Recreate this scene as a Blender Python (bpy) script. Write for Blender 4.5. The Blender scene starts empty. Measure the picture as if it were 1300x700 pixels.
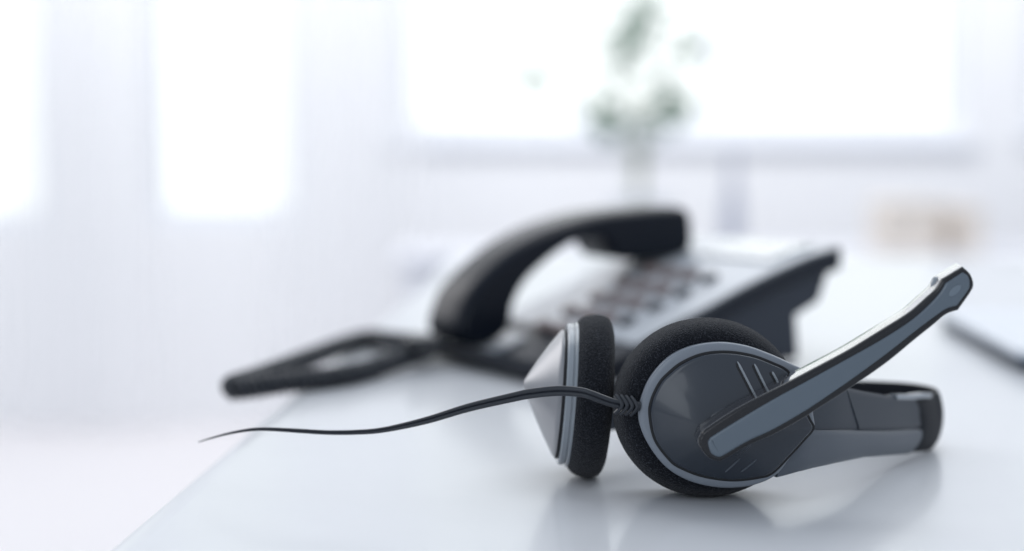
import bpy, bmesh, math, random
from mathutils import Vector, Matrix, noise
random.seed(4)
S = bpy.context.scene
COL = S.collection
R = math.radians

# ------------------------------------------------------------------ camera
CAM_H = 0.1424            # lens height above the desk top (desk top is z = 0)
PITCH = R(5.04)
F_PX = 2167.0             # focal length in units of 1/1300 of the picture width
cam_d = bpy.data.cameras.new('camera')
cam = bpy.data.objects.new('camera', cam_d); COL.objects.link(cam)
cam.location = (0, 0, CAM_H); cam.rotation_euler = (math.pi/2 - PITCH, 0, 0)
cam_d.sensor_width = 36; cam_d.lens = 36*F_PX/1300
cam_d.clip_start = 0.02; cam_d.clip_end = 60
cam_d.dof.use_dof = True; cam_d.dof.focus_distance = 0.642; cam_d.dof.aperture_fstop = 3.45
S.camera = cam

# ------------------------------------------------------------------ light
W = bpy.data.worlds.new('World'); S.world = W; W.use_nodes = True
bg = W.node_tree.nodes['Background']; bg.inputs['Color'].default_value = (0.80, 0.88, 1.0, 1); bg.inputs['Strength'].default_value = 0.68
def area(name, loc, target, sx, sy, power, col):
    l = bpy.data.lights.new(name, 'AREA'); l.shape = 'RECTANGLE'; l.size = sx; l.size_y = sy; l.energy = power; l.color = col
    o = bpy.data.objects.new(name, l); COL.objects.link(o); o.location = loc
    o.rotation_euler = (Vector(target)-Vector(loc)).to_track_quat('-Z', 'Y').to_euler(); return o
area('window_light', (-2.2, 2.6, 1.3), (0, .8, 0), 1.6, 1.8, 20, (1, .97, .97))
area('overhead_fill', (.6, 1.6, 2.0), (.1, .8, 0), 1.8, 1.4, 20, (.92, .96, 1))  # added soft fill from above, out of view
area('overhead_fill', (-.3, 3.6, 2.0), (-.3, 6.0, .9), 5.0, .8, 86, (1, .99, .99))  # added fill aimed at the window wall to brighten it
area('front_softbox', (-.62, -.75, .50), (.08, .63, .03), .8, .7, 2.4, (.88, .94, 1))  # added out of view to put a sheen on the ear plate
S.view_settings.view_transform = 'Standard'; S.view_settings.look = 'None'
S.view_settings.exposure = 0; S.view_settings.gamma = 1
S.render.engine = 'CYCLES'; S.cycles.use_denoising = True; S.cycles.max_bounces = 8

# ------------------------------------------------------------------ geometry helpers
fw = Vector((0, math.cos(PITCH), -math.sin(PITCH))); upv = Vector((0, math.sin(PITCH), math.cos(PITCH)))
O = Vector((0, 0, CAM_H))
def ray(px, py): return fw + Vector((1, 0, 0))*((px-650)/F_PX) - upv*((py-350)/F_PX)
def on_plane(px, py, p, n):
    d = ray(px, py); return O + d*((p-O).dot(n)/d.dot(n))
def on_y(px, py, y): return on_plane(px, py, Vector((0, y, 0)), Vector((0, 1, 0)))
def on_z(px, py, z=0): return on_plane(px, py, Vector((0, 0, z)), Vector((0, 0, 1)))

def tag(o, label=None, cat=None, group=None, kind=None):
    if label: o['label'] = label
    if cat: o['category'] = cat
    if group: o['group'] = group
    if kind: o['kind'] = kind
    return o
def empty(name, loc, label, cat, group=None):
    o = bpy.data.objects.new(name, None); COL.objects.link(o); o.location = loc; o['_o'] = 1
    del o['_o']; return tag(o, label, cat, group)
def origin_of(o):
    v = Vector((0, 0, 0))
    while o is not None:
        v += Vector(o.location); o = o.parent
    return v
def make(name, verts, faces, mat, parent=None, smooth=40, loc=None):
    """one mesh object from world-space vertices"""
    base = origin_of(parent) + (Vector(loc) if loc else Vector((0, 0, 0)))
    me = bpy.data.meshes.new(name)
    me.from_pydata([tuple(Vector(v)-base) for v in verts], [], faces)
    bm = bmesh.new(); bm.from_mesh(me)
    bmesh.ops.recalc_face_normals(bm, faces=bm.faces)
    if smooth:
        for f in bm.faces: f.smooth = len(f.verts) < 9
        for e in bm.edges:
            if len(e.link_faces) == 2 and e.calc_face_angle(0) > R(smooth): e.smooth = False
    bm.to_mesh(me); bm.free()
    me.materials.append(mat)
    o = bpy.data.objects.new(name, me); COL.objects.link(o)
    if parent: o.parent = parent
    if loc: o.location = loc
    return o
def spline(pts, n=8, closed=True):
    """Catmull-Rom; a point given twice in a row stays a corner"""
    out = []; m = len(pts); P = [Vector(p) for p in pts]
    rng = range(m) if closed else range(m-1)
    for i in rng:
        if closed: a, b, c, d = P[(i-1) % m], P[i], P[(i+1) % m], P[(i+2) % m]
        else: a, b, c, d = P[max(i-1, 0)], P[i], P[i+1], P[min(i+2, m-1)]
        if (b-c).length < 1e-9: continue
        if (a-b).length < 1e-9: a = b-(c-b)*.5
        if (c-d).length < 1e-9: d = c+(c-b)*.5
        for k in range(n):
            t = k/n
            out.append(.5*((2*b)+(c-a)*t+(2*a-5*b+4*c-d)*t*t+(3*b-a-3*c+d)*t**3))
    if not closed: out.append(P[-1].copy())
    return out
def dedupe(p, eps=2e-5):
    o = [p[0]]
    for q in p[1:]:
        if (q-o[-1]).length > eps: o.append(q)
    if (o[0]-o[-1]).length < eps: o.pop()
    return o
def area2(p): return sum(p[i][0]*p[(i+1) % len(p)][1]-p[(i+1) % len(p)][0]*p[i][1] for i in range(len(p)))
def offset(p, d):
    """p: ccw 2d points; d>0 grows"""
    if abs(d) < 1e-9: return [q.copy() for q in p]
    n = len(p); o = []
    for i in range(n):
        a, b, c = p[i-1], p[i], p[(i+1) % n]
        e1 = (b-a).normalized(); e2 = (c-b).normalized()
        n1 = Vector((e1[1], -e1[0])); n2 = Vector((e2[1], -e2[0]))
        m = (n1+n2); L = m.length
        m = m/L if L > 1e-6 else n1
        o.append(b + m*(d/max(.5, m.dot(n1))))
    return o
def prism(outline, rings, fr, hole=False):
    """outline 2d, rings [(offset, depth)], fr(a,b,depth)->world. returns verts, faces, closed by caps"""
    p = outline if area2(outline) > 0 else list(reversed(outline))
    V = []; Fc = []; n = len(p)
    for (d, c) in rings:
        for q in offset(p, d): V.append(fr(q[0], q[1], c))
    for r in range(len(rings)-1):
        for i in range(n):
            j = (i+1) % n; Fc.append((r*n+i, r*n+j, (r+1)*n+j, (r+1)*n+i))
    Fc.append(tuple(range(n-1, -1, -1))); b = (len(rings)-1)*n; Fc.append(tuple(range(b, b+n)))
    return V, Fc
def radial(outline, cen, edge, domes, fr, hfun):
    """edge [(inset, depth)] from the back to the front rim, then fractions with height hfun(t,phi,depth0)"""
    V = []; Fc = []; n = len(outline); c = Vector(cen)
    rings = 0
    for (d, z) in edge:
        for p in outline:
            u = p-c; L = u.length; q = c+u*((L-d)/L); V.append(fr(q[0], q[1], z))
        rings += 1
    d0, z0 = edge[-1]
    for t in domes:
        for p in outline:
            u = p-c; L = u.length; q = c+u*((L-d0)/L*t); V.append(fr(q[0], q[1], z0+hfun(t, math.atan2(u[1], u[0]))))
        rings += 1
    for r in range(rings-1):
        for i in range(n):
            j = (i+1) % n; Fc.append((r*n+i, r*n+j, (r+1)*n+j, (r+1)*n+i))
    V.append(fr(c[0], c[1], z0+hfun(0, 0))); k = len(V)-1; b = (rings-1)*n
    for i in range(n): Fc.append((b+i, b+(i+1) % n, k))
    Fc.append(tuple(range(n-1, -1, -1)))
    return V, Fc
def lathe(prof, fr, n=96, wob=0, sx=1.0):
    V = []; Fc = []; m = len(prof)
    for (r, c) in prof:
        for i in range(n):
            a = 2*math.pi*i/n
            V.append(fr(max(r, 1e-5)*math.cos(a)*sx, max(r, 1e-5)*math.sin(a), c))
    for k in range(m-1):
        for i in range(n):
            j = (i+1) % n; Fc.append((k*n+i, k*n+j, (k+1)*n+j, (k+1)*n+i))
    Fc.append(tuple(range(n-1, -1, -1))); Fc.append(tuple(range((m-1)*n, m*n)))
    if wob: V = [v + Vector(noise.noise_vector(v*420))*wob + Vector(noise.noise_vector(v*90))*wob*1.6 for v in V]
    return V, Fc
def tube(pts, rad, n=10):
    V = []; Fc = []; m = len(pts); up = Vector((0, 0, 1)); N = None
    for i, p in enumerate(pts):
        t = (pts[min(i+1, m-1)]-pts[max(i-1, 0)]).normalized()
        if N is None: N = (up - t*up.dot(t)).normalized() if abs(t.dot(up)) < .95 else Vector((1, 0, 0))
        N = (N - t*N.dot(t)).normalized(); B = t.cross(N)
        r = rad[i] if isinstance(rad, (list, tuple)) else rad
        for k in range(n):
            a = 2*math.pi*k/n; V.append(p+N*(r*math.cos(a))+B*(r*math.sin(a)))
    for i in range(m-1):
        for k in range(n):
            l = (k+1) % n; Fc.append((i*n+k, i*n+l, (i+1)*n+l, (i+1)*n+k))
    Fc.append(tuple(range(n-1, -1, -1))); Fc.append(tuple(range((m-1)*n, m*n)))
    return V, Fc
def box(lo, hi, bev=0.0, seg=3):
    """axis aligned bevelled box -> verts, faces"""
    bm = bmesh.new(); bmesh.ops.create_cube(bm, size=1)
    lo = Vector(lo); hi = Vector(hi)
    for v in bm.verts: v.co = Vector([(lo[i]+hi[i])/2+v.co[i]*(hi[i]-lo[i]) for i in range(3)])
    if bev: bmesh.ops.bevel(bm, geom=list(bm.edges), offset=bev, segments=seg, profile=.5, affect='EDGES')
    bm.verts.index_update()
    V = [v.co.copy() for v in bm.verts]; Fc = [tuple(v.index for v in f.verts) for f in bm.faces]; bm.free(); return V, Fc
def merge(parts):
    V = []; Fc = []
    for v, f in parts:
        b = len(V); V += v; Fc += [tuple(i+b for i in q) for q in f]
    return V, Fc

# ------------------------------------------------------------------ materials
def mat(name, col, rough=.5, metal=0, coat=0, coat_r=.05, spec=.5, var=0, var_scale=60, rvar=0, bump=0, bump_scale=800, bdist=.0002, sheen=0, sss=0):
    m = bpy.data.materials.new(name); m.use_nodes = True; nt = m.node_tree; N = nt.nodes; L = nt.links
    b = N['Principled BSDF']
    b.inputs['Base Color'].default_value = (*col, 1); b.inputs['Roughness'].default_value = rough
    b.inputs['Metallic'].default_value = metal; b.inputs['Coat Weight'].default_value = coat; b.inputs['Coat Roughness'].default_value = coat_r
    b.inputs['Specular IOR Level'].default_value = spec
    if sheen: b.inputs['Sheen Weight'].default_value = sheen; b.inputs['Sheen Roughness'].default_value = .4
    tc = N.new('ShaderNodeTexCoord')
    if var:
        nz = N.new('ShaderNodeTexNoise'); nz.inputs['Scale'].default_value = var_scale; nz.inputs['Detail'].default_value = 5
        L.new(tc.outputs['Object'], nz.inputs['Vector'])
        mx = N.new('ShaderNodeMix'); mx.data_type = 'RGBA'
        mx.inputs[6].default_value = (*[c*(1-var) for c in col], 1); mx.inputs[7].default_value = (*[min(1, c*(1+var)) for c in col], 1)
        L.new(nz.outputs['Fac'], mx.inputs[0]); L.new(mx.outputs[2], b.inputs['Base Color'])
    if rvar:
        n2 = N.new('ShaderNodeTexNoise'); n2.inputs['Scale'].default_value = 45; n2.inputs['Detail'].default_value = 6
        L.new(tc.outputs['Object'], n2.inputs['Vector'])
        mr = N.new('ShaderNodeMapRange'); mr.inputs['To Min'].default_value = max(0, rough-rvar); mr.inputs['To Max'].default_value = rough+rvar
        L.new(n2.outputs['Fac'], mr.inputs['Value']); L.new(mr.outputs['Result'], b.inputs['Roughness'])
    if bump:
        n3 = N.new('ShaderNodeTexNoise'); n3.inputs['Scale'].default_value = bump_scale; n3.inputs['Detail'].default_value = 3
        L.new(tc.outputs['Object'], n3.inputs['Vector'])
        bp = N.new('ShaderNodeBump'); bp.inputs['Strength'].default_value = bump; bp.inputs['Distance'].default_value = bdist
        L.new(n3.outputs['Fac'], bp.inputs['Height']); L.new(bp.outputs['Normal'], b.inputs['Normal'])
    return m
M = {}
def foam_mat():
    m = mat('black_foam', (.008, .0095, .014), rough=.95, spec=.2, bump=1, bump_scale=1900, bdist=.0010, sheen=.12)
    nt = m.node_tree; N = nt.nodes; L = nt.links; tc = N.new('ShaderNodeTexCoord'); z = N.new('ShaderNodeTexNoise'); z.inputs['Scale'].default_value = 2100; z.inputs['Detail'].default_value = 4
    c = N.new('ShaderNodeValToRGB'); c.color_ramp.elements[0].position = .52; c.color_ramp.elements[0].color = (.0065, .008, .012, 1)
    c.color_ramp.elements[1].position = .70; c.color_ramp.elements[1].color = (.055, .060, .072, 1)
    L.new(tc.outputs['Object'], z.inputs['Vector']); L.new(z.outputs['Fac'], c.inputs[0]); L.new(c.outputs[0], N['Principled BSDF'].inputs['Base Color']); return m
M['foam'] = foam_mat()
M['silver'] = mat('silver_plastic', (.19, .215, .25), rough=.32, coat=.3, coat_r=.15, var=.12, var_scale=2400)
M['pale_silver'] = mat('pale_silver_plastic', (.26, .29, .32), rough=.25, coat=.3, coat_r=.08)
M['cone'] = mat('silver_cone_plastic', (.27, .275, .29), rough=.3, metal=.6)
M['graphite'] = mat('graphite_plastic', (.016, .024, .037), rough=.24, coat=.4, coat_r=.06)
M['graphite2'] = mat('graphite_band_plastic', (.032, .041, .055), rough=.38, spec=.3, var=.12, var_scale=2400)
M['band'] = mat('grey_band_plastic', (.090, .106, .128), rough=.36, spec=.35, var=.12, var_scale=2400)
M['bow'] = mat('black_bow_plastic', (.014, .016, .021), rough=.55, spec=.15)
M['black'] = mat('black_plastic', (.012, .014, .018), rough=.22, coat=.4, coat_r=.05, rvar=.05)
M['groove'] = mat('black_groove', (.006, .007, .009), rough=.6)
M['boom'] = mat('boom_inlay', (.100, .132, .165), rough=.27, coat=.5, coat_r=.05)
M['boomtip'] = mat('boom_tip_print', (.16, .20, .24), rough=.35)
M['boombody'] = mat('boom_body', (.007, .008, .011), rough=.09)
M['cable'] = mat('cable_rubber', (.018, .022, .030), rough=.38, bump=.2, bump_scale=900, bdist=.00005)
M['phone_dark'] = mat('phone_dark_plastic', (.009, .013, .022), rough=.42, spec=.3, bump=.1, bump_scale=900, bdist=.0001)
M['phone_shell'] = mat('phone_shell', (.042, .050, .066), rough=.45, spec=.3)
M['handset'] = mat('handset_plastic', (.005, .008, .015), rough=.25, spec=.2)
M['phone_silver'] = mat('phone_silver_plastic', (.50, .53, .57), rough=.28, coat=.3)
M['key'] = mat('phone_key', (.19, .145, .14), rough=.4)
M['key_dark'] = mat('phone_dark_key', (.03, .032, .04), rough=.35)
M['display'] = mat('phone_display', (.30, .34, .36), rough=.08, coat=1, coat_r=.02)
M['desk'] = mat('white_desk_laminate', (.61, .625, .65), rough=.35, spec=.25, coat=.34, coat_r=.12, rvar=.04, bump=.04, bump_scale=260, bdist=.00008)
M['desk_edge'] = mat('desk_edge', (.7, .72, .75), rough=.5)
M['steel'] = mat('steel_leg', (.5, .5, .52), rough=.35, metal=1)
M['floor'] = mat('pale_floor', (.78, .755, .765), rough=.4, var=.03, var_scale=1.5)
M['wall'] = mat('white_wall', (.84, .845, .86), rough=.8)
M['frame'] = mat('white_window_frame', (.82, .84, .88), rough=.4)
M['cabinet'] = mat('white_cabinet', (.74, .75, .80), rough=.4)
M['wood'] = mat('beige_wood', (.80, .73, .66), rough=.5, var=.15, var_scale=12)
M['leaf'] = mat('green_leaf', (.13, .24, .17), rough=.45, var=.4, var_scale=9)
M['stem'] = mat('plant_stem', (.22, .26, .16), rough=.7)
M['pot'] = mat('white_pot', (.75, .77, .8), rough=.3)
M['vase'] = mat('grey_vase', (.42, .44, .52), rough=.3)
M['laptop'] = mat('laptop_lid', (.62, .66, .72), rough=.3, metal=.0, coat=.2)
M['laptop_dark'] = mat('laptop_dark_edge', (.07, .09, .12), rough=.4)
M['boomshell'] = mat('glossy_boom_shell', (.03, .03, .035), rough=.12, coat=1, coat_r=.05)
M['boomshell'].node_tree.nodes['Principled BSDF'].inputs['Coat IOR'].default_value = 2.4
def emit(name, col, s):
    m = bpy.data.materials.new(name); m.use_nodes = True; nt = m.node_tree; nt.nodes.clear()
    e = nt.nodes.new('ShaderNodeEmission'); e.inputs[0].default_value = (*col, 1); e.inputs[1].default_value = s
    o = nt.nodes.new('ShaderNodeOutputMaterial'); nt.links.new(e.outputs[0], o.inputs[0]); return m
M['sky'] = emit('bright_overcast_sky', (.97, .985, 1.0), 1.5)
def glass():
    m = bpy.data.materials.new('window_glass'); m.use_nodes = True; nt = m.node_tree; nt.nodes.clear()
    t = nt.nodes.new('ShaderNodeBsdfTransparent'); t.inputs[0].default_value = (.97, .985, .98, 1); g = nt.nodes.new('ShaderNodeBsdfGlossy'); g.inputs['Roughness'].default_value = .02
    f = nt.nodes.new('ShaderNodeFresnel'); f.inputs[0].default_value = 1.45; x = nt.nodes.new('ShaderNodeMixShader'); o = nt.nodes.new('ShaderNodeOutputMaterial')
    nt.links.new(f.outputs[0], x.inputs[0]); nt.links.new(t.outputs[0], x.inputs[1]); nt.links.new(g.outputs[0], x.inputs[2]); nt.links.new(x.outputs[0], o.inputs[0]); return m
M['glass'] = glass()
def sheer():
    m = bpy.data.materials.new('sheer_curtain'); m.use_nodes = True; nt = m.node_tree; nt.nodes.clear(); N = nt.nodes; L = nt.links
    t = N.new('ShaderNodeBsdfTransparent'); d = N.new('ShaderNodeBsdfDiffuse'); l = N.new('ShaderNodeBsdfTranslucent'); d.inputs[0].default_value = l.inputs[0].default_value = (.92, .925, .94, 1)
    a = N.new('ShaderNodeMixShader'); a.inputs[0].default_value = .5; b = N.new('ShaderNodeMixShader'); b.inputs[0].default_value = .50; o = N.new('ShaderNodeOutputMaterial')
    L.new(d.outputs[0], a.inputs[1]); L.new(l.outputs[0], a.inputs[2]); L.new(t.outputs[0], b.inputs[1]); L.new(a.outputs[0], b.inputs[2]); L.new(b.outputs[0], o.inputs[0]); return m
M['sheer'] = sheer()

# ------------------------------------------------------------------ setting
FZ = -.74
make('floor', [(-9, -4, FZ), (9, -4, FZ), (9, 12, FZ), (-9, 12, FZ)], [(0, 1, 2, 3)], M['floor'])['kind'] = 'structure'
make('sky', [(-14, 11, -3), (14, 11, -3), (14, 11, 10), (-14, 11, 10)], [(0, 1, 2, 3)], M['sky'])['kind'] = 'structure'
WY = 5.0
def wx(px): return (px-650)/F_PX*WY*1.005
def wz(py): return CAM_H - WY*math.tan(PITCH+math.atan((py-350)/F_PX))
wins = [(-420, -190, 290), (-130, 66, 290), (186, 386, 285), (500, 1222, 175), (1300, 1560, 165)]
TOP = 1.75
parts = []; cur = -4.2
for (a, b, s) in wins:
    parts.append(box((cur, WY, FZ), (wx(a), WY+.18, TOP+.5))); cur = wx(b)
    parts.append(box((wx(a), WY, FZ), (wx(b), WY+.18, wz(s)))); parts.append(box((wx(a), WY, TOP), (wx(b), WY+.18, TOP+.5)))
parts.append(box((cur, WY, FZ), (4.6, WY+.18, TOP+.5)))
wall = make('wall', *merge(parts), M['wall'], smooth=0); wall['kind'] = 'structure'
for (a, b, s) in wins:
    x0, x1, z0 = wx(a), wx(b), wz(s); t = .045
    fr_ = merge([box((x0, WY+.06, z0), (x0+t, WY+.11, TOP)), box((x1-t, WY+.06, z0), (x1, WY+.11, TOP)),
                 box((x0+t, WY+.062, z0), (x1-t, WY+.108, z0+t)), box((x0+t, WY+.062, TOP-t), (x1-t, WY+.108, TOP))])
    w = make('window_frame', *fr_, M['frame'], wall, smooth=0)
    cuts = [x0+t]
    if b-a > 500:
        for mpx in (724, 905):
            xm = wx(mpx); make('mullion', *box((xm-.016, WY+.061, z0+t), (xm+.016, WY+.109, TOP-t)), M['frame'], w, smooth=0); cuts += [xm-.016, xm+.016]
    cuts.append(x1-t)
    for q0, q1 in zip(cuts[::2], cuts[1::2]): make('pane', *box((q0, WY+.083, z0+t), (q1, WY+.087, TOP-t)), M['glass'], w, smooth=0)
    if b-a > 220: make('window_sill', *box((x0-.03, WY-.03, z0-.032), (x1+.03, WY+.058, z0-.002), .006), M['frame'], w)

# desk: a rectangle turned 3.3 degrees, its left edge runs away from the camera
dk = empty('desk', (.6, .8, FZ), 'white glossy desk that carries the headset and the telephone', 'desk')
A = Vector((-.1485, .5626)); ang = math.atan2(.0785, 1.3274)
dv = Vector((math.sin(ang), math.cos(ang))); du = Vector((math.cos(ang), -math.sin(ang)))
def dframe(a, b, c): p = A+du*a+dv*b; return Vector((p[0], p[1], c))
dl = [Vector(p) for p in [(0, -.62), (1.75, -.62), (1.75, 1.335), (0, 1.335)]]
def rounded(c, r, n=6):
    out = []; m = len(c)
    for i in range(m):
        a, b, d = c[i-1], c[i], c[(i+1) % m]; e1 = (a-b).normalized(); e2 = (d-b).normalized()
        h = math.acos(max(-1, min(1, e1.dot(e2))))/2; k = r/math.tan(h)
        p0, p1 = b+e1*k, b+e2*k
        for j in range(n+1):
            t = j/n; out.append(p0*(1-t)**2+b*2*t*(1-t)+p1*t*t)
    return out
V, Fc = prism(rounded(dl, .030), [(-.012, -.032)]+[(-.022+.022*math.cos(a*math.pi/32)**1.0, -.022+.022*math.sin(a*math.pi/32)) for a in range(-8, 17)], dframe)
make('tabletop', V, Fc, M['desk'], dk)
for (a, b) in [(.06, -.56), (1.69, -.56), (.06, 1.27), (1.69, 1.27)]:
    p = dframe(a, b, 0); make('leg', *box((p[0]-.022, p[1]-.022, FZ), (p[0]+.022, p[1]+.022, -.0325), .003), M['steel'], dk)

# closed laptop on the right
lp = empty('laptop', (.42, 1.0, 0), 'slim closed silver laptop with dark base at the right edge of the desk', 'laptop')
p_far = on_z(1190, 414); p_near = on_z(1330, 494)
lv = (Vector(p_far[:2])-Vector(p_near[:2])).normalized(); lu = Vector((lv[1], -lv[0]))
def lframe(a, b, c): p = Vector(p_far[:2])+lu*a-lv*b; return Vector((p[0], p[1], c))
lo_ = rounded([Vector(p) for p in [(0, 0), (.33, 0), (.33, .235), (0, .235)]], .012)
V, Fc = prism(lo_, [(-.004, .0008), (-.001, .0025), (0, .005), (0, .0078)], lframe); make('laptop_base', V, Fc, M['laptop_dark'], lp)
V, Fc = prism(lo_, [(-.0005, .0080), (0, .0086), (-.0002, .0118), (-.0012, .0128)], lframe); make('laptop_lid', V, Fc, M['laptop'], lp)
for (a, b) in [(.02, .02), (.31, .02), (.02, .215), (.31, .215)]:
    q = lframe(a, b, 0); make('foot', *lathe([(.005, .0), (.006, .0009)], lambda x, y, c, q=q: q+Vector((x, y, c)), 16), M['groove'], lp)

# sheer curtains gathered between the windows
def curtain(px0, px1, label, amp=.016, folds=7, zb_=FZ+.02):
    x0, x1 = wx(px0), wx(px1); e = empty('curtain', ((x0+x1)/2, WY-.2, TOP+.25), label, 'curtain', 'sheer white curtains hanging at the windows')
    V = []; n = folds*10
    for i in range(n+1):
        t = i/n; y = WY-.2+amp*(.35+.65*abs(math.sin(t*5.3+px0)))*math.sin(t*folds*2*math.pi+1.8*math.sin(t*9+px0))+.012*math.sin(t*17)
        for z in (TOP+.25, .6, zb_): V.append((x0+(x1-x0)*t+.004*math.sin(i*1.7)*(z < .7), y, z))
    F_ = []
    for i in range(n):
        for k in range(2): a = i*3+k; F_.append((a, a+3, a+4, a+1))
    make('fabric', V, F_, M['sheer'], e, smooth=80)
    make('curtain_rail', *tube([Vector((x0-.02, WY-.2, TOP+.262)), Vector((x1+.02, WY-.2, TOP+.262))], .009, 10), M['steel'], e)
curtain(34, 222, 'sheer white curtain gathered between the two tall windows at the left')
curtain(352, 545, 'sheer white curtain gathered between the tall windows and the wide window')
# ------------------------------------------------------------------ far things, softly out of focus
sb = empty('sideboard', (1.1, 4.2, FZ), 'long low white sideboard standing in front of the windows', 'sideboard')
SBT = CAM_H-4.2*math.tan(PITCH+math.atan((318-350)/F_PX))
make('carcass', *box((-.25, 4.02, FZ+.08), (2.3, 4.42, SBT-.022)), M['cabinet'], sb, smooth=0)
make('top_board', *box((-.28, 3.99, SBT-.02), (2.33, 4.44, SBT), .004), M['cabinet'], sb)
for k in range(5):
    x = -.24+k*.508
    d = make('door', *box((x, 4.0, FZ+.1), (x+.498, 4.018, SBT-.03), .002), M['cabinet'], sb)
    make('handle', *box((x+.22, 3.985, SBT-.08), (x+.28, 3.999, SBT-.07), .002), M['steel'], d)
for k in range(3):
    make('plinth_foot', *box((-.2+k*1.2, 4.06, FZ), (-.15+k*1.2, 4.36, FZ+.078)), M['steel'], sb)
def wbox(name, px0, px1, py0, label, Y=4.15):
    x0, x1 = (px0-650)/F_PX*Y, (px1-650)/F_PX*Y; z1 = CAM_H-Y*math.tan(PITCH+math.atan((py0-350)/F_PX)); z0 = SBT+.001
    e = empty(name, ((x0+x1)/2, Y, z0), label, 'box', 'beige wooden boxes on the sideboard')
    t = .009; y0, y1 = Y-.09, Y+.09
    make('side_panel', *box((x0, y0, z0), (x1, y0+t, z1)), M['wood'], e, smooth=0); make('side_panel', *box((x0, y1-t, z0), (x1, y1, z1)), M['wood'], e, smooth=0)
    make('side_panel', *box((x0, y0+t, z0), (x0+t, y1-t, z1)), M['wood'], e, smooth=0); make('side_panel', *box((x1-t, y0+t, z0), (x1, y1-t, z1)), M['wood'], e, smooth=0)
    make('lid', *box((x0-.004, y0-.004, z1+.0005), (x1+.004, y1+.004, z1+.012), .002), M['wood'], e)
wbox('wooden_box', 1112, 1180, 262, 'wider of the two beige wooden boxes on the white sideboard')
wbox('wooden_box', 1203, 1236, 268, 'narrower beige wooden box at the right end of the pair on the sideboard')
# vase
vx = (930-650)/F_PX*4.2; vb = Vector((vx, 4.2, SBT+.0005))
vs = make('vase', *lathe([(.018, 0), (.022, .004), (.026, .05), (.022, .11), (.012, .17), (.009, .23), (.011, .25), (.008, .25), (.006, .2)], lambda x, y, c: vb+Vector((x, y, c)), 32), M['vase'], None)
tag(vs, 'slender grey vase between the potted plant and the wooden boxes', 'vase')
# potted plant
PX = (812-650)/F_PX*4.15; pb = Vector((PX, 4.15, SBT+.0005))
pl = empty('potted_plant', pb, 'leafy green plant in a white pot in front of the bright windows', 'plant')
make('pot', *lathe([(.05, 0), (.056, .004), (.075, .12), (.078, .13), (.072, .13), (.068, .11), (.02, .105)], lambda x, y, c: pb+Vector((x, y, c)), 40), M['pot'], pl)
def blob(px, py): return Vector(((px-650)/F_PX*4.17, 4.15, CAM_H-4.15*math.tan(PITCH+math.atan((py-350)/F_PX))))
LV = []; LF = []; SV = []
clumps = [(768, 152, .050, 60), (850, 140, .058, 75), (810, 165, .04, 26), (798, 45, .060, 64), (672, 100, .045, 20), (870, 62, .055, 34), (822, 8, .06, 34), (790, 78, .04, 16), (835, 100, .04, 14), (745, 20, .05, 8), (775, 100, .04, 7)]
lparts = []
for (px, py, r, n) in clumps:
    c = blob(px, py); base = pb+Vector((0, 0, .11)); mid = (base+c)/2+Vector(((c.x-base.x)*-.25, random.uniform(-.02, .02), .03))
    SV.append(tube(spline([base, mid, c], 8, False), [.0022-.0012*i/16 for i in range(17)], 6))
    for k in range(n):
        while True:
            d = Vector((random.uniform(-1, 1), random.uniform(-1, 1), random.uniform(-1, 1)))
            if d.length < 1: break
        p = c+d*r; L = random.uniform(.022, .036); a = Vector((random.gauss(0, 1), random.gauss(0, 1), random.gauss(0, .7))).normalized()
        s = a.cross(Vector((random.gauss(0, 1), random.gauss(0, 1), random.gauss(0, 1)))).normalized()*L*.3; nn = a.cross(s).normalized()*L*.12
        lparts.append(([p, p+a*L*.3+s, p+a*L*.7+s*.8+nn, p+a*L, p+a*L*.7-s*.8+nn, p+a*L*.3-s, p+a*L*.5-nn], [(0, 1, 6), (1, 2, 6), (2, 3, 6), (3, 4, 6), (4, 5, 6), (5, 0, 6)]))
make('stems', *merge(SV), M['stem'], pl)
lf = make('foliage', *merge(lparts), M['leaf'], pl); lf['kind'] = 'stuff'

# ------------------------------------------------------------------ desk telephone
ph = empty('desk_phone', (.1, 1.0, 0), 'dark office telephone with silver sloping keypad panel standing behind the headset', 'telephone')
P1 = on_z(690, 494); U = Vector((.85, .5268, 0)).normalized(); Vv = Vector((-U.y, U.x, 0)); WID = .155
PN = Vv
def onside(px, py, v=0.0):
    q = on_plane(px, py, P1+Vv*v, PN)-P1; return Vector((q.dot(U), q.z))
def pf(v0=0.0):
    return lambda a, b, c: P1+U*a+Vv*(v0+c)+Vector((0, 0, b))
topedge = [onside(*p) for p in [(1071, 315), (1033, 326), (988, 346), (944, 368), (899, 393), (859, 413), (788, 452), (730, 476)]]
topedge.sort(key=lambda q: q[0])
U0 = .0
TE = spline([Vector((U0, .014))]+topedge, 6, False)
def ztop(u):
    for a, b in zip(TE[:-1], TE[1:]):
        if a[0] <= u <= b[0]: return a[1]+(b[1]-a[1])*(u-a[0])/max(1e-9, b[0]-a[0])
    return TE[-1][1] if u > TE[-1][0] else TE[0][1]
UE = TE[-1][0]
# shell: the thick dark rim that carries the top, profile extruded across the width
def thick(u): return .0125 if u > .06 else .0125
shell = [Vector(p) for p in TE] + [Vector((UE-.001, ztop(UE)-.0135))] + [Vector((u, max(.004, ztop(u)-thick(u)))) for u in [UE*.86, UE*.7, UE*.55, UE*.4, UE*.28, UE*.15]] + [Vector((.004, .003))]
def rings(w, r=.003): return [(-r, 0), (-r*.3, r*.3), (0, r), (0, w-r), (-r*.3, w-r*.3), (-r, w)]
V, Fc = prism(dedupe(shell), rings(WID), pf(0)); body = make('body', V, Fc, M['phone_dark'], ph)
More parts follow.
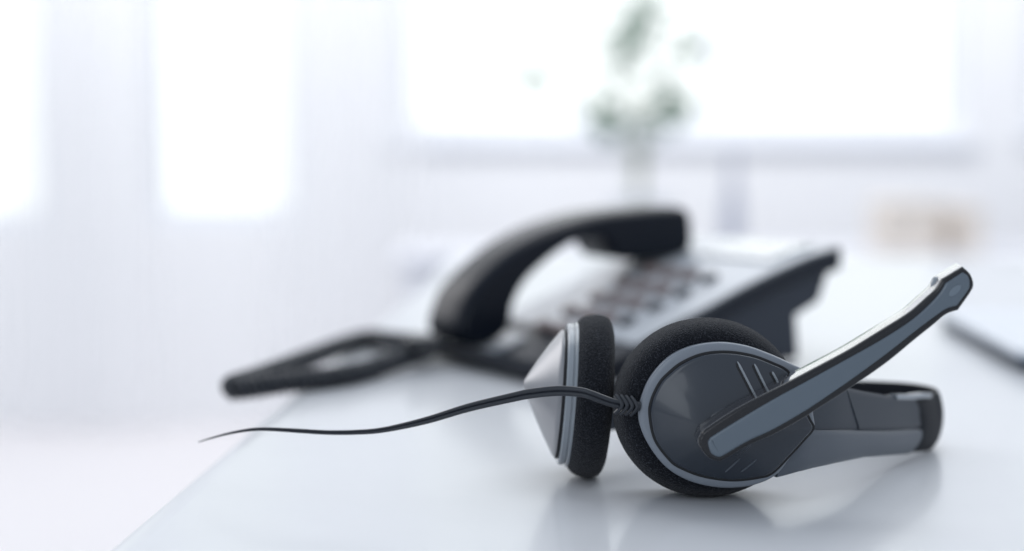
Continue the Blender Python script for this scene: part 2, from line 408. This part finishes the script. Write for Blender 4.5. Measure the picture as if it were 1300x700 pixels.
# lower housing / stand
st = [onside(*p, .006) for p in [(1056, 340), (1042, 383), (1013, 402), (1015, 430)]]
st = st+[Vector((st[-1][0]+.001, .002)), Vector((.03, .002)), Vector((.02, .006))]
st += [Vector((u, max(.003, ztop(u)-thick(u)+.001))) for u in [UE*.15, UE*.28, UE*.4, UE*.55, UE*.7, UE*.86]]
V, Fc = prism(dedupe(st), rings(WID-.014, .002), pf(.007)); make('stand', V, Fc, M['phone_shell'], ph)
for (u, v) in [(.03, .02), (.03, .13), (st[3][0]-.015, .02), (st[3][0]-.015, .13)]:
    q = P1+U*u+Vv*v; make('rubber_foot', *lathe([(.006, 0), (.0065, .0025)], lambda x, y, c, q=q: q+Vector((x, y, c)), 16), M['groove'], ph)
# silver top panel following the slope
def patch(u0, u1, v0, v1, h, n=14, lift=0.0):
    us = [u0+(u1-u0)*i/n for i in range(n+1)]
    V = []; Fc = []
    for u in us:
        for v in (v0, v1):
            for hh in (-.0015, h): V.append(P1+U*u+Vv*v+Vector((0, 0, ztop(u)+lift+hh)))
    for i in range(n):
        a = i*4; b = a+4
        Fc += [(a+1, b+1, b+3, a+3), (a, a+2, b+2, b), (a, b, b+1, a+1), (a+2, a+3, b+3, b+2)]
    Fc += [(0, 1, 3, 2), (n*4, n*4+2, n*4+3, n*4+1)]
    return V, Fc
make('top_panel', *patch(.064, UE-.002, .0035, .150, .0012), M['phone_silver'], ph)
make('display', *patch(UE*.80, UE*.96, .018, .085, .0028, 6), M['display'], ph)
make('handset_cradle', *patch(.012, .05, .096, .15, .0022, 6), M['phone_silver'], ph)
# keys: rows along u, columns along v
def key(u, v, su, sv, h, m, name='key'):
    c = P1+U*u+Vv*v; c.z = ztop(u)+.001
    sl = (ztop(u+.006)-ztop(u-.006))/.012; ud = (U+Vector((0, 0, sl))).normalized(); nd = ud.cross(Vv).normalized()
    ol = [Vector((math.copysign(abs(math.cos(t))**.6, math.cos(t))*su, math.copysign(abs(math.sin(t))**.6, math.sin(t))*sv)) for t in [2*math.pi*k/20 for k in range(20)]]
    V, Fc = prism(ol, [(0, 0), (0, h*.7), (-.0006, h*.93), (-.0014, h)], lambda a, b, c_: c+ud*a+Vv*b+nd*c_)
    return make(name, V, Fc, m, ph)
def find_uv(px, py):
    u = .1
    for _ in range(30):
        sl = (ztop(u+.01)-ztop(u-.01))/.02
        n = (U+Vector((0, 0, sl))).cross(Vv).normalized(); p = P1+U*u+Vector((0, 0, ztop(u)))
        q = on_plane(px, py, p, n)-P1; u = max(0, min(UE, q.dot(U)))
    return u, q.dot(Vv)
k0 = find_uv(901, 358); k1 = find_uv(808, 414); k2 = find_uv(866, 351)
for c in range(4):
    for r in range(5):
        if r == 4 and c == 0: continue
        t = r/3.0
        u = k0[0]+(k1[0]-k0[0])*t; v = k0[1]+c*.0195
        if c == 0: key(u, v, .0052, .0044, .0035, M['key_dark'], 'round_key')
        else: key(u, v, .0050, .0066, .0042, M['key'])

# handset resting on the phone
hs = empty('phone_handset', P1+U*.1+Vv*.12+Vector((0, 0, ztop(.1))), 'curved black handset resting across the far side of the desk telephone', 'handset')
HV = .102
hp = [(589, 394), (601, 369), (629, 339), (660, 314), (693, 295), (728, 281), (770, 270), (822, 264), (862, 262), (877, 267), (882, 284), (881, 316), (862, 326), (832, 331), (805, 332), (784, 328), (776, 318), (772, 308), (760, 304), (740, 307), (718, 318), (694, 336), (670, 360), (656, 388), (652, 412), (640, 431), (612, 443), (587, 438), (587, 438), (583, 418)]
hl = dedupe([v for v in spline([onside(*p, HV) for p in hp], 4)])
HW = .043
V, Fc = prism(hl, [(-.0042, 0), (-.0028, .0009), (-.0014, .0025), (-.0004, .0052), (0, .009), (0, HW-.009), (-.0004, HW-.0052), (-.0014, HW-.0025), (-.0028, HW-.0009), (-.0042, HW)], pf(HV))
make('handset_body', V, Fc, M['handset'], hs)

# coiled cord from the handset, over the desk edge and back to the phone
def coil(path, r, w, pitch):
    pts = spline(path, 40, False); L = 0; out = []; N = None
    up = Vector((0, 0, 1)); acc = [0]
    for a, b in zip(pts[:-1], pts[1:]): acc.append(acc[-1]+(b-a).length)
    tot = acc[-1]; n = int(tot/pitch*12); j = 0
    for i in range(n+1):
        s = tot*i/n
        while j < len(acc)-2 and acc[j+1] < s: j += 1
        f = (s-acc[j])/(acc[j+1]-acc[j]); p = pts[j].lerp(pts[j+1], f); t = (pts[j+1]-pts[j]).normalized()
        if N is None: N = (up-t*up.dot(t)).normalized()
        N = (N-t*N.dot(t)).normalized(); B = t.cross(N); a = 2*math.pi*s/pitch
        e = min(1, s/.012, (tot-s)/.012)
        out.append(p+(N*math.cos(a)+B*math.sin(a))*r*e)
    return out
CR = .0060
cpx = [(560, 436, .016, None), (541, 436, .014, 1), (505, 434, .009, 1), (470, 430, CR, 1), (435, 439, CR, 1), (381, 459, CR, 1), (328, 479, CR+.001, 1), (300, 488, CR+.0015, 1), (292, 494, CR+.0005, 1), (311, 493, CR, 1), (346, 488, CR, 1), (381, 484, CR, 1), (435, 477, CR, 1), (470, 469, CR, 1), (505, 457, CR+.002, 1), (536, 447, .010, 1), (560, 444, .010, 1)]
path = [on_z(a, b, z) for (a, b, z, _) in cpx]
cc = coil(path, .0044, .0011, .0046)
make('coiled_cord', *tube(cc, .0019, 8), M['cable'], None)
tag(bpy.data.objects['coiled_cord'], 'black coiled telephone cord looping over the left edge of the desk', 'cord')
pc = on_z(537, 437, .016)
V, Fc = lathe([(.003, -.010), (.0055, -.008), (.006, 0), (.0055, .008), (.003, .010)], lambda x, y, c: pc+Vv*x*1.0+Vector((0, 0, y))+U*c, 20)
make('cord_plug', V, Fc, M['black'], bpy.data.objects['coiled_cord'])

# ------------------------------------------------------------------ headset
Y0 = .634
hd = empty('headset', (.10, .67, 0), 'black and silver headset with microphone boom raised, lying on the desk', 'headset')
ringpx = [(811, 533), (813.5, 508), (826, 479), (849, 454), (878, 440), (913, 435), (946, 439), (974, 448.5), (1003, 461.5), (1026, 475), (1031, 500), (1032.5, 525), (1034, 545), (1023, 559.5), (1003, 582), (986, 603), (960, 615.5), (928, 620), (896, 617), (867, 607.5), (842, 590), (821, 561)]
def P2(l, y): return [Vector((q.x, q.z)) for q in [on_y(a, b, y) for a, b in l]]
FR = lambda yy: (lambda a, b, c: Vector((a, yy-c, b)))          # depth c comes towards the viewer
ro = spline(P2(ringpx, Y0), 8)
cen = on_y(905, 528, Y0); C2 = (cen.x, cen.z)
# foam cushion
cc0 = on_y(897, 521, Y0+.014); FC = Vector((cc0.x, 0, .0342))
foamprof = [(.020, .003), (.026, .0035), (.0295, .0030), (.0320, .0008), (.0336, -.003), (.0342, -.008), (.0343, -.013), (.0336, -.018), (.0315, -.0215), (.027, -.0235), (.020, -.0235), (.014, -.020), (.006, -.019), (.0001, -.019)]
fp = [Vector((r, c)) for r, c in foamprof]; fp = spline(fp, 4, False)
V, Fc = lathe([(p[0], p[1]) for p in fp], lambda a, b, c: Vector((FC.x+a, Y0+.0065-c, FC.z+b)), 160, wob=.00006, sx=1.045)
make('ear_cushion', V, Fc, M['foam'], hd)
# silver housing
V, Fc = prism(dedupe(ro), [(-.004, -.008), (-.0008, -.006), (0, -.003), (0, -.0006), (-.0003, -.0001), (-.0009, 0.0002), (-.0022, .0003)], FR(Y0))
hou = make('ear_housing', V, Fc, M['silver'], hd)
platepx = [(825.5, 527), (828, 508), (838, 487), (850, 474), (867, 461), (893, 450.5), (924, 448), (956, 453), (984, 463.5), (997, 470), (1003, 478), (1014, 505), (1027, 532), (1032, 544), (1021, 558), (1001, 580), (981, 600), (964, 606), (930, 609.5), (893, 604.5), (864, 593.5), (850, 583), (832, 558)]
po = dedupe(spline(P2(platepx, Y0-.001), 10))
V, Fc = prism(po, [(.0007, -.001), (.0007, .0006), (.0003, .0008)], FR(Y0)); make('groove_ring', V, Fc, M['groove'], hou)
pk = on_y(915, 545, Y0-.006); PK = (pk.x, pk.z)
cr = on_y(826, 519, Y0); phi_c = math.atan2(cr.z-pk.z, cr.x-pk.x)
def hplate(t, phi, H=.0055):
    h = H*(1-t**1.9)
    d = (phi_c-phi) % (2*math.pi)           # 0 on the crease, growing upwards (clockwise)
    if d < math.pi: h -= .0013*math.sin(min(d, 2.2)/2.2*math.pi)*(t**.8)*(1-t)**.7*1.6
    return h
if area2(po) < 0: po.reverse()
V, Fc = radial(po, PK, [(.0004, -.001), (.0002, .0005), (.0002, .0012), (.0005, .0017), (.0011, .0020)], [.97, .93, .88, .8, .72, .64, .56, .48, .4, .32, .24, .16, .08], FR(Y0), hplate)
plate = make('ear_plate', V, Fc, M['graphite'], hd, smooth=60)
# grooves on the plate: pale ribs paint the glint along their edges
def rib(x0, y0, x1, y1, w, name, m, lift):
    def surf(px, py):
        q = on_y(px, py, Y0-.004); u = Vector((q.x-pk.x, q.z-pk.z)); phi = math.atan2(u[1], u[0])
        best = 1e9
        for p in po:
            e = p-Vector(PK); dp = abs((math.atan2(e[1], e[0])-phi+math.pi) % (2*math.pi)-math.pi)
            if dp < best: best = dp; L = e.length
        t = min(1, u.length/(L-.0011)); return Vector((q.x, Y0-.0020-hplate(t, phi)-lift, q.z))
    pts = [surf(x0+(x1-x0)*k/8, y0+(y1-y0)*k/8) for k in range(9)]
    make(name, *tube(pts, [w*.4]+[w]*7+[w*.4], 8), m, plate)
for (a, b, c, d) in [(937, 460, 959, 504), (958.5, 463, 974, 496), (981, 473, 988, 486)]:
    rib(a-3.2, b, c-3.2, d, .0007, 'slot', M['groove'], -.0004); rib(a, b, c, d, .00046, 'slot_glint', M['pale_silver'], .00015)
for (a, b, c, d) in [(921, 600, 939, 581), (941, 600, 960, 583)]:
    rib(a, b, c, d, .00035, 'slot_glint', M['band'], 0)
# pivot hub
hb = on_y(926, 549, Y0-.007)
V, Fc = lathe([(.0095, -.006), (.0095, -.0005), (.0090, .0), (.006, .0004), (.0001, .0005)], lambda a, b, c: Vector((hb.x+a, Y0-.0068-c, hb.z+b)), 64)
make('pivot_hub', V, Fc, M['graphite'], hd)
# microphone boom
YB = .6135
bf = [(888.5, 563), (891, 554), (897, 546.8), (931.4, 524), (960.5, 508), (1000, 488), (1040, 467), (1080, 445.5), (1120, 421), (1155, 399), (1176, 381), (1189, 369), (1197, 356.5), (1197, 356.5), (1223, 341), (1223, 341), (1231.5, 349.5), (1235, 360.5), (1232, 370), (1216, 393), (1216, 393), (1201, 398.5), (1183, 413), (1160, 431.4), (1125.7, 459.5), (1080, 491.5), (1040, 517), (1020, 530), (982.8, 550.5), (948.5, 565.5), (919.4, 582.8), (911, 584.5), (898.8, 579)]
bo = dedupe(spline(P2(bf, YB), 6))
V, Fc = prism(bo, [(-.0004, -.0016), (.0004, -.0013), (.0003, -.0006), (-.0001, -.0001), (-.0006, 0)], FR(YB))
boom = make('microphone_boom', V, Fc, M['boombody'], hd, smooth=50)
V, Fc = prism(bo, [(-.0008, -.0125), (.0004, -.0121), (.0009, -.0110), (.0007, -.006), (.0005, -.0018), (.0001, -.0015)], FR(YB))
make('boom_back_shell', V, Fc, M['boomshell'], boom, smooth=50)
bi = [(898.8, 564), (900, 558.8), (905.7, 553.2), (945, 528.8), (982.8, 506.6), (1020, 486.5), (1050, 470), (1080, 453.5), (1120, 431), (1155.4, 408), (1178, 388.5), (1193, 372), (1200.5, 359.7), (1200.5, 359.7), (1221.7, 346), (1221.7, 346), (1228.6, 350.5), (1231, 360.5), (1228.5, 369), (1214.5, 388), (1214.5, 388), (1200.5, 392.5), (1183, 404.5), (1160, 422), (1125.7, 449), (1080, 482.5), (1040, 510), (1020, 523), (982.8, 544.5), (948.5, 560.5), (919.4, 577.5), (911.7, 580), (903, 575.5)]
bip = dedupe(spline(P2(bi, YB), 6))
V, Fc = prism(bip, [(0, -.0004), (0, .0001), (-.0003, .00042), (-.0009, .0005)], FR(YB)); make('boom_inlay', V, Fc, M['boom'], boom, smooth=50)
em = on_y(1212, 369, YB)
def emf(a, b, c): return Vector((em.x+a*.72-b*.69, YB-.0005-c, em.z+a*.69+b*.72))
V, Fc = prism([Vector((math.cos(t)*.0027, math.sin(t)*.0012)) for t in [2*math.pi*k/28 for k in range(28)]], [(0, -.0001), (0, .0001), (-.0003, .0002)], emf)
make('tip_mark', V, Fc, M['boomtip'], boom)
mp = on_y(1190.5, 361, YB+.007)
V, Fc = lathe([(.0001, .0030), (.0010, .0028), (.0020, .0016), (.0030, 0), (.0034, -.003), (.0001, -.0035)], lambda a, b, c: Vector((mp.x-c*.5+a*.86, mp.y+b, mp.z+c*.86+a*.5)), 24)
make('microphone_port', V, Fc, M['pale_silver'], boom)

# headband: stations along the band seen from above, (px, Y, bottom, seam, top)
st_px = [(985, .6365), (1010, .640), (1030, .6465), (1060, .659), (1094, .677), (1128, .697), (1156, .7155), (1174, .7275), (1186, .738)]
path = [Vector(((p-650)/F_PX*(Y*math.cos(PITCH)+(CAM_H-.015)*math.sin(PITCH)), Y)) for p, Y in st_px]
path += [Vector((.1895, .748)), Vector((.1860, .7590)), Vector((.175, .7660)), Vector((.150, .768)), Vector((.11, .765)), Vector((.07, .750)), Vector((.045, .732)), Vector((.028, .716))]
pp = spline(path, 12, False)
acc = [0]
for a, b in zip(pp[:-1], pp[1:]): acc.append(acc[-1]+(b-a).length)
TL = acc[-1]
def bp(s):
    s = max(0, min(TL, s))
    for i in range(len(acc)-1):
        if acc[i+1] >= s:
            f = (s-acc[i])/(acc[i+1]-acc[i]); p = pp[i].lerp(pp[i+1], f); break
    t = (pp[min(i+2, len(pp)-1)]-pp[max(i-1, 0)]).normalized()
    return p, Vector((t[1], -t[0]))                 # outward normal: right/near side
SS = [acc[min(12*i, len(acc)-1)] for i in range(len(path))]
def lerp_tab(tab, s):
    if s <= tab[0][0]: return tab[0][1]
    for (a, va), (b, vb_) in zip(tab[:-1], tab[1:]):
        if s <= b: return va+(vb_-va)*(s-a)/(b-a)
    return tab[-1][1]
def zpx(py, Y): return CAM_H-Y*math.tan(PITCH+math.atan((py-350)/F_PX))
def tabz(pys): return [(SS[i], zpx(py, st_px[i][1])) for i, py in enumerate(pys)]
ZB = tabz([606, 599, 594, 587.5, 580.5, 578, 576, 575, 573])+[(SS[9], .0022), (SS[11], .003), (TL, .012)]
ZM = tabz([556, 551, 545.5, 545.5, 545.5, 545.5, 544, 542, 541])+[(SS[9], .0125), (TL, .02)]
ZT = tabz([476, 480, 484, 489, 496.5, 502.5, 503, 501, 501])+[(SS[9], .0265), (SS[10], .0268), (SS[12], .0278), (SS[14], .030), (TL, .034)]
def band(name, s0, s1, z0, z1, n0, n1, m, N=40, rr=.0008, parent=hd):
    """s0,s1: functions of height fraction; z0,z1: tables; n0 inner, n1 outer offset (functions of s)"""
    prof = []                                       # (k across thickness 0..1, height fraction, inset flags)
    H = 12
    prof += [(1, h/H) for h in range(H+1)] + [(0, 1-h/H) for h in range(H+1)]
    V = []; Fc = []; K = len(prof)
    for i in range(N+1):
        for (k, h) in prof:
            s = s0(h)+(s1(h)-s0(h))*i/N; p, n = bp(s); a = z0(s); b = z1(s)
            off = n1(s, h) if k else n0(s, h)
            e = min(h, 1-h)*(b-a); r = rr
            if e < 1e-6: off += (-r if k else r)*.6
            z = a+(b-a)*h
            V.append(Vector((p[0]+n[0]*off, p[1]+n[1]*off, z)))
    for i in range(N):
        for k in range(K):
            l = (k+1) % K; Fc.append((i*K+k, i*K+l, (i+1)*K+l, (i+1)*K+k))
    Fc.append(tuple(range(K-1, -1, -1))); Fc.append(tuple(range(N*K, N*K+K)))
    return make(name, V, Fc, m, parent, smooth=45)
zb = lambda s: lerp_tab(ZB, s); zm = lambda s: lerp_tab(ZM, s); zt = lambda s: lerp_tab(ZT, s)
def s_at(px): return lerp_tab([(p, SS[i]) for i, (p, _) in enumerate(st_px)], px)
# lower light panel, bulging outwards, ends in a slanted curve on the black bow
band('band_lower_shell', lambda h: SS[0], lambda h: s_at(1152)+(s_at(1168)-s_at(1152))*math.sin(h*math.pi/2), zb, lambda s: zm(s)-.0001,
     lambda s, h: -.0035, lambda s, h: .0002+.0018*math.sin(math.pi*min(1, h*.75+.18)), M['band'], 44)
sm0 = lambda h: s_at(1088)-(s_at(1088)-s_at(1073))*h
band('yoke_panel', lambda h: SS[1]+.004, lambda h: sm0(h)-.0002, lambda s: zm(s)+.0001, zt, lambda s, h: -.0035, lambda s, h: .0006-.0009*h, M['graphite2'], 30)
band('slider_panel', lambda h: sm0(h)+.0002, lambda h: s_at(1168)-(s_at(1168)-s_at(1160))*h*h, lambda s: zm(s)+.0001, lambda s: zt(s), lambda s, h: -.0034, lambda s, h: .0011-.0013*h, M['graphite2'], 30)
# black bow round the far end and the far half of the band
band('headband_bow', lambda h: s_at(1140), lambda h: SS[12], lambda s: zb(s)+.0004, lambda s: zt(s)-.0006, lambda s, h: -.0034, lambda s, h: -.0006+.0022*math.sin(math.pi*h)*min(1, max(0, (s-s_at(1156))/.012)), M['bow'], 60, .001)
band('headband_far_half', lambda h: SS[12]-.001, lambda h: TL, lambda s: zb(s)+.0004, lambda s: zt(s)-.0006, lambda s, h: -.0034, lambda s, h: .0, M['graphite2'], 40)
# pale strip painting a highlight on the top edge near the bow
band('top_highlight', lambda h: s_at(1137), lambda h: s_at(1181), lambda s: zt(s)-.0016, lambda s: zt(s)+.0006, lambda s, h: -.0030, lambda s, h: .0004, M['pale_silver'], 16, .0003)

# second ear cup, seen edge-on at the left
LC = Vector((.0290, .6835, .0335))
c_out = Vector((-1, -.015, .075)).normalized(); b_up = (Vector((0, 0, 1))-c_out*c_out.z).normalized(); a_r = b_up.cross(c_out)
LFc = lambda a, b, c: LC+a_r*a+b_up*b+c_out*c
lfp = spline([Vector((r, c)) for r, c in [(.020, .0052), (.026, .0052), (.0295, .0046), (.0318, .0022), (.0328, -.001), (.0330, -.004), (.0322, -.0072), (.0295, -.0092), (.025, -.0098), (.015, -.008), (.0001, -.0075)]], 4, False)
V, Fc = lathe([(p[0], p[1]) for p in lfp], LFc, 140, wob=.00006)
make('ear_cushion', V, Fc, M['foam'], hd)
V, Fc = lathe([(.024, .003), (.0285, .0035), (.0292, .0043), (.0292, .0055), (.0288, .0059), (.0282, .0060), (.0282, .0064), (.0286, .0066), (.0286, .0082), (.0280, .0089), (.020, .0090)], LFc, 120)
make('ear_housing', V, Fc, M['pale_silver'], hd)
V, Fc = lathe([(.0262, .0086), (.0262, .0100), (.015, .0102)], LFc, 96); make('groove_ring', V, Fc, M['groove'], hd)
def cone(a, b, c): return LFc(a, b+.0028*max(0, (c-.0135)/.015), c-.0034)
V, Fc = lathe([(.0255, .0120), (.0258, .0136), (.0252, .0145), (.0236, .0155), (.0184, .0188), (.0125, .0222), (.0063, .0255), (.0022, .0276), (.0008, .0281), (.0001, .0282)], cone, 96)
make('ear_plate', V, Fc, M['cone'], hd)

# cable: flat twin lead with a strain relief
cp = [(797, 514.5, .6345), (787, 513.5, .632), (776, 511, .631), (763, 506.5, .631), (750, 501.5, .631), (736, 498, .632), (708, 496.5, .635), (674, 500, .639), (647, 505.5, .642), (594, 518, .648), (541, 534, .652), (488, 545.8, .655), (452, 549, .657), (417, 549.3, .659), (381, 547.3, .661), (346, 545.3, .664), (321, 545.5, .667), (293, 550, .672), (268, 556.5, .678), (252, 561.5, .684)]
cw = [11.5, 11.5, 11.5, 12, 12, 12.5, 13, 12.5, 12, 11, 9.5, 7.2, 6.4, 6.0, 5.8, 5.0, 4.4, 3.4, 2.4, 1.3]
cpt = spline([on_y(*p) for p in cp], 10, False)
cws = [cw[min(i//10, len(cw)-1)]*(1-(i % 10)/10)+cw[min(i//10+1, len(cw)-1)]*((i % 10)/10) for i in range(len(cpt))]
V = []; Fc = []; n = 28
for i, p in enumerate(cpt):
    t = (cpt[min(i+1, len(cpt)-1)]-cpt[max(i-1, 0)]).normalized()
    vd = (p-O).normalized(); b = t.cross(vd).normalized(); q = b.cross(t).normalized()
    half = cws[i]/2*.655/F_PX; thin = max(.00035, min(.0011, half*.75))*min(1, half/.0009+.1)
    tw = .35*math.sin(i*.045)
    b2 = b*math.cos(tw)+q*math.sin(tw); q2 = q*math.cos(tw)-b*math.sin(tw)
    for k in range(n):
        a = 2*math.pi*k/n; ca, sa = math.cos(a), math.sin(a)
        th = thin*(1-.72*math.exp(-(ca/.22)**2))
        V.append(p+b2*(ca*half)+q2*(math.copysign(abs(sa)**.8, sa)*th))
m_ = len(cpt)
for i in range(m_-1):
    for k in range(n):
        l = (k+1) % n; Fc.append((i*n+k, i*n+l, (i+1)*n+l, (i+1)*n+k))
Fc.append(tuple(range(n-1, -1, -1))); Fc.append(tuple(range((m_-1)*n, m_*n)))
make('cable', V, Fc, M['cable'], hd, smooth=70)
a0 = on_y(785, 513, .6330); a1 = on_y(812, 516, .6345)
V, Fc = tube([a0.lerp(a1, k/8) for k in range(9)], [.0013+.0006*k/8 for k in range(9)], 14)
sr = make('strain_relief', V, Fc, M['cable'], hd)
for k in range(4):
    c = a0.lerp(a1, .10+.24*k); s = (-1 if False else 1)
    pts = [c+Vector((-.0019, 0, .0034)), c+Vector((-.0006, -.0014, .0018)), c+Vector((.0004, -.0021, 0)), c+Vector((-.0006, -.0014, -.0018)), c+Vector((-.0019, 0, -.0034))]
    make('rib', *tube(spline(pts, 4, False), .00085, 8), M['cable'], sr)
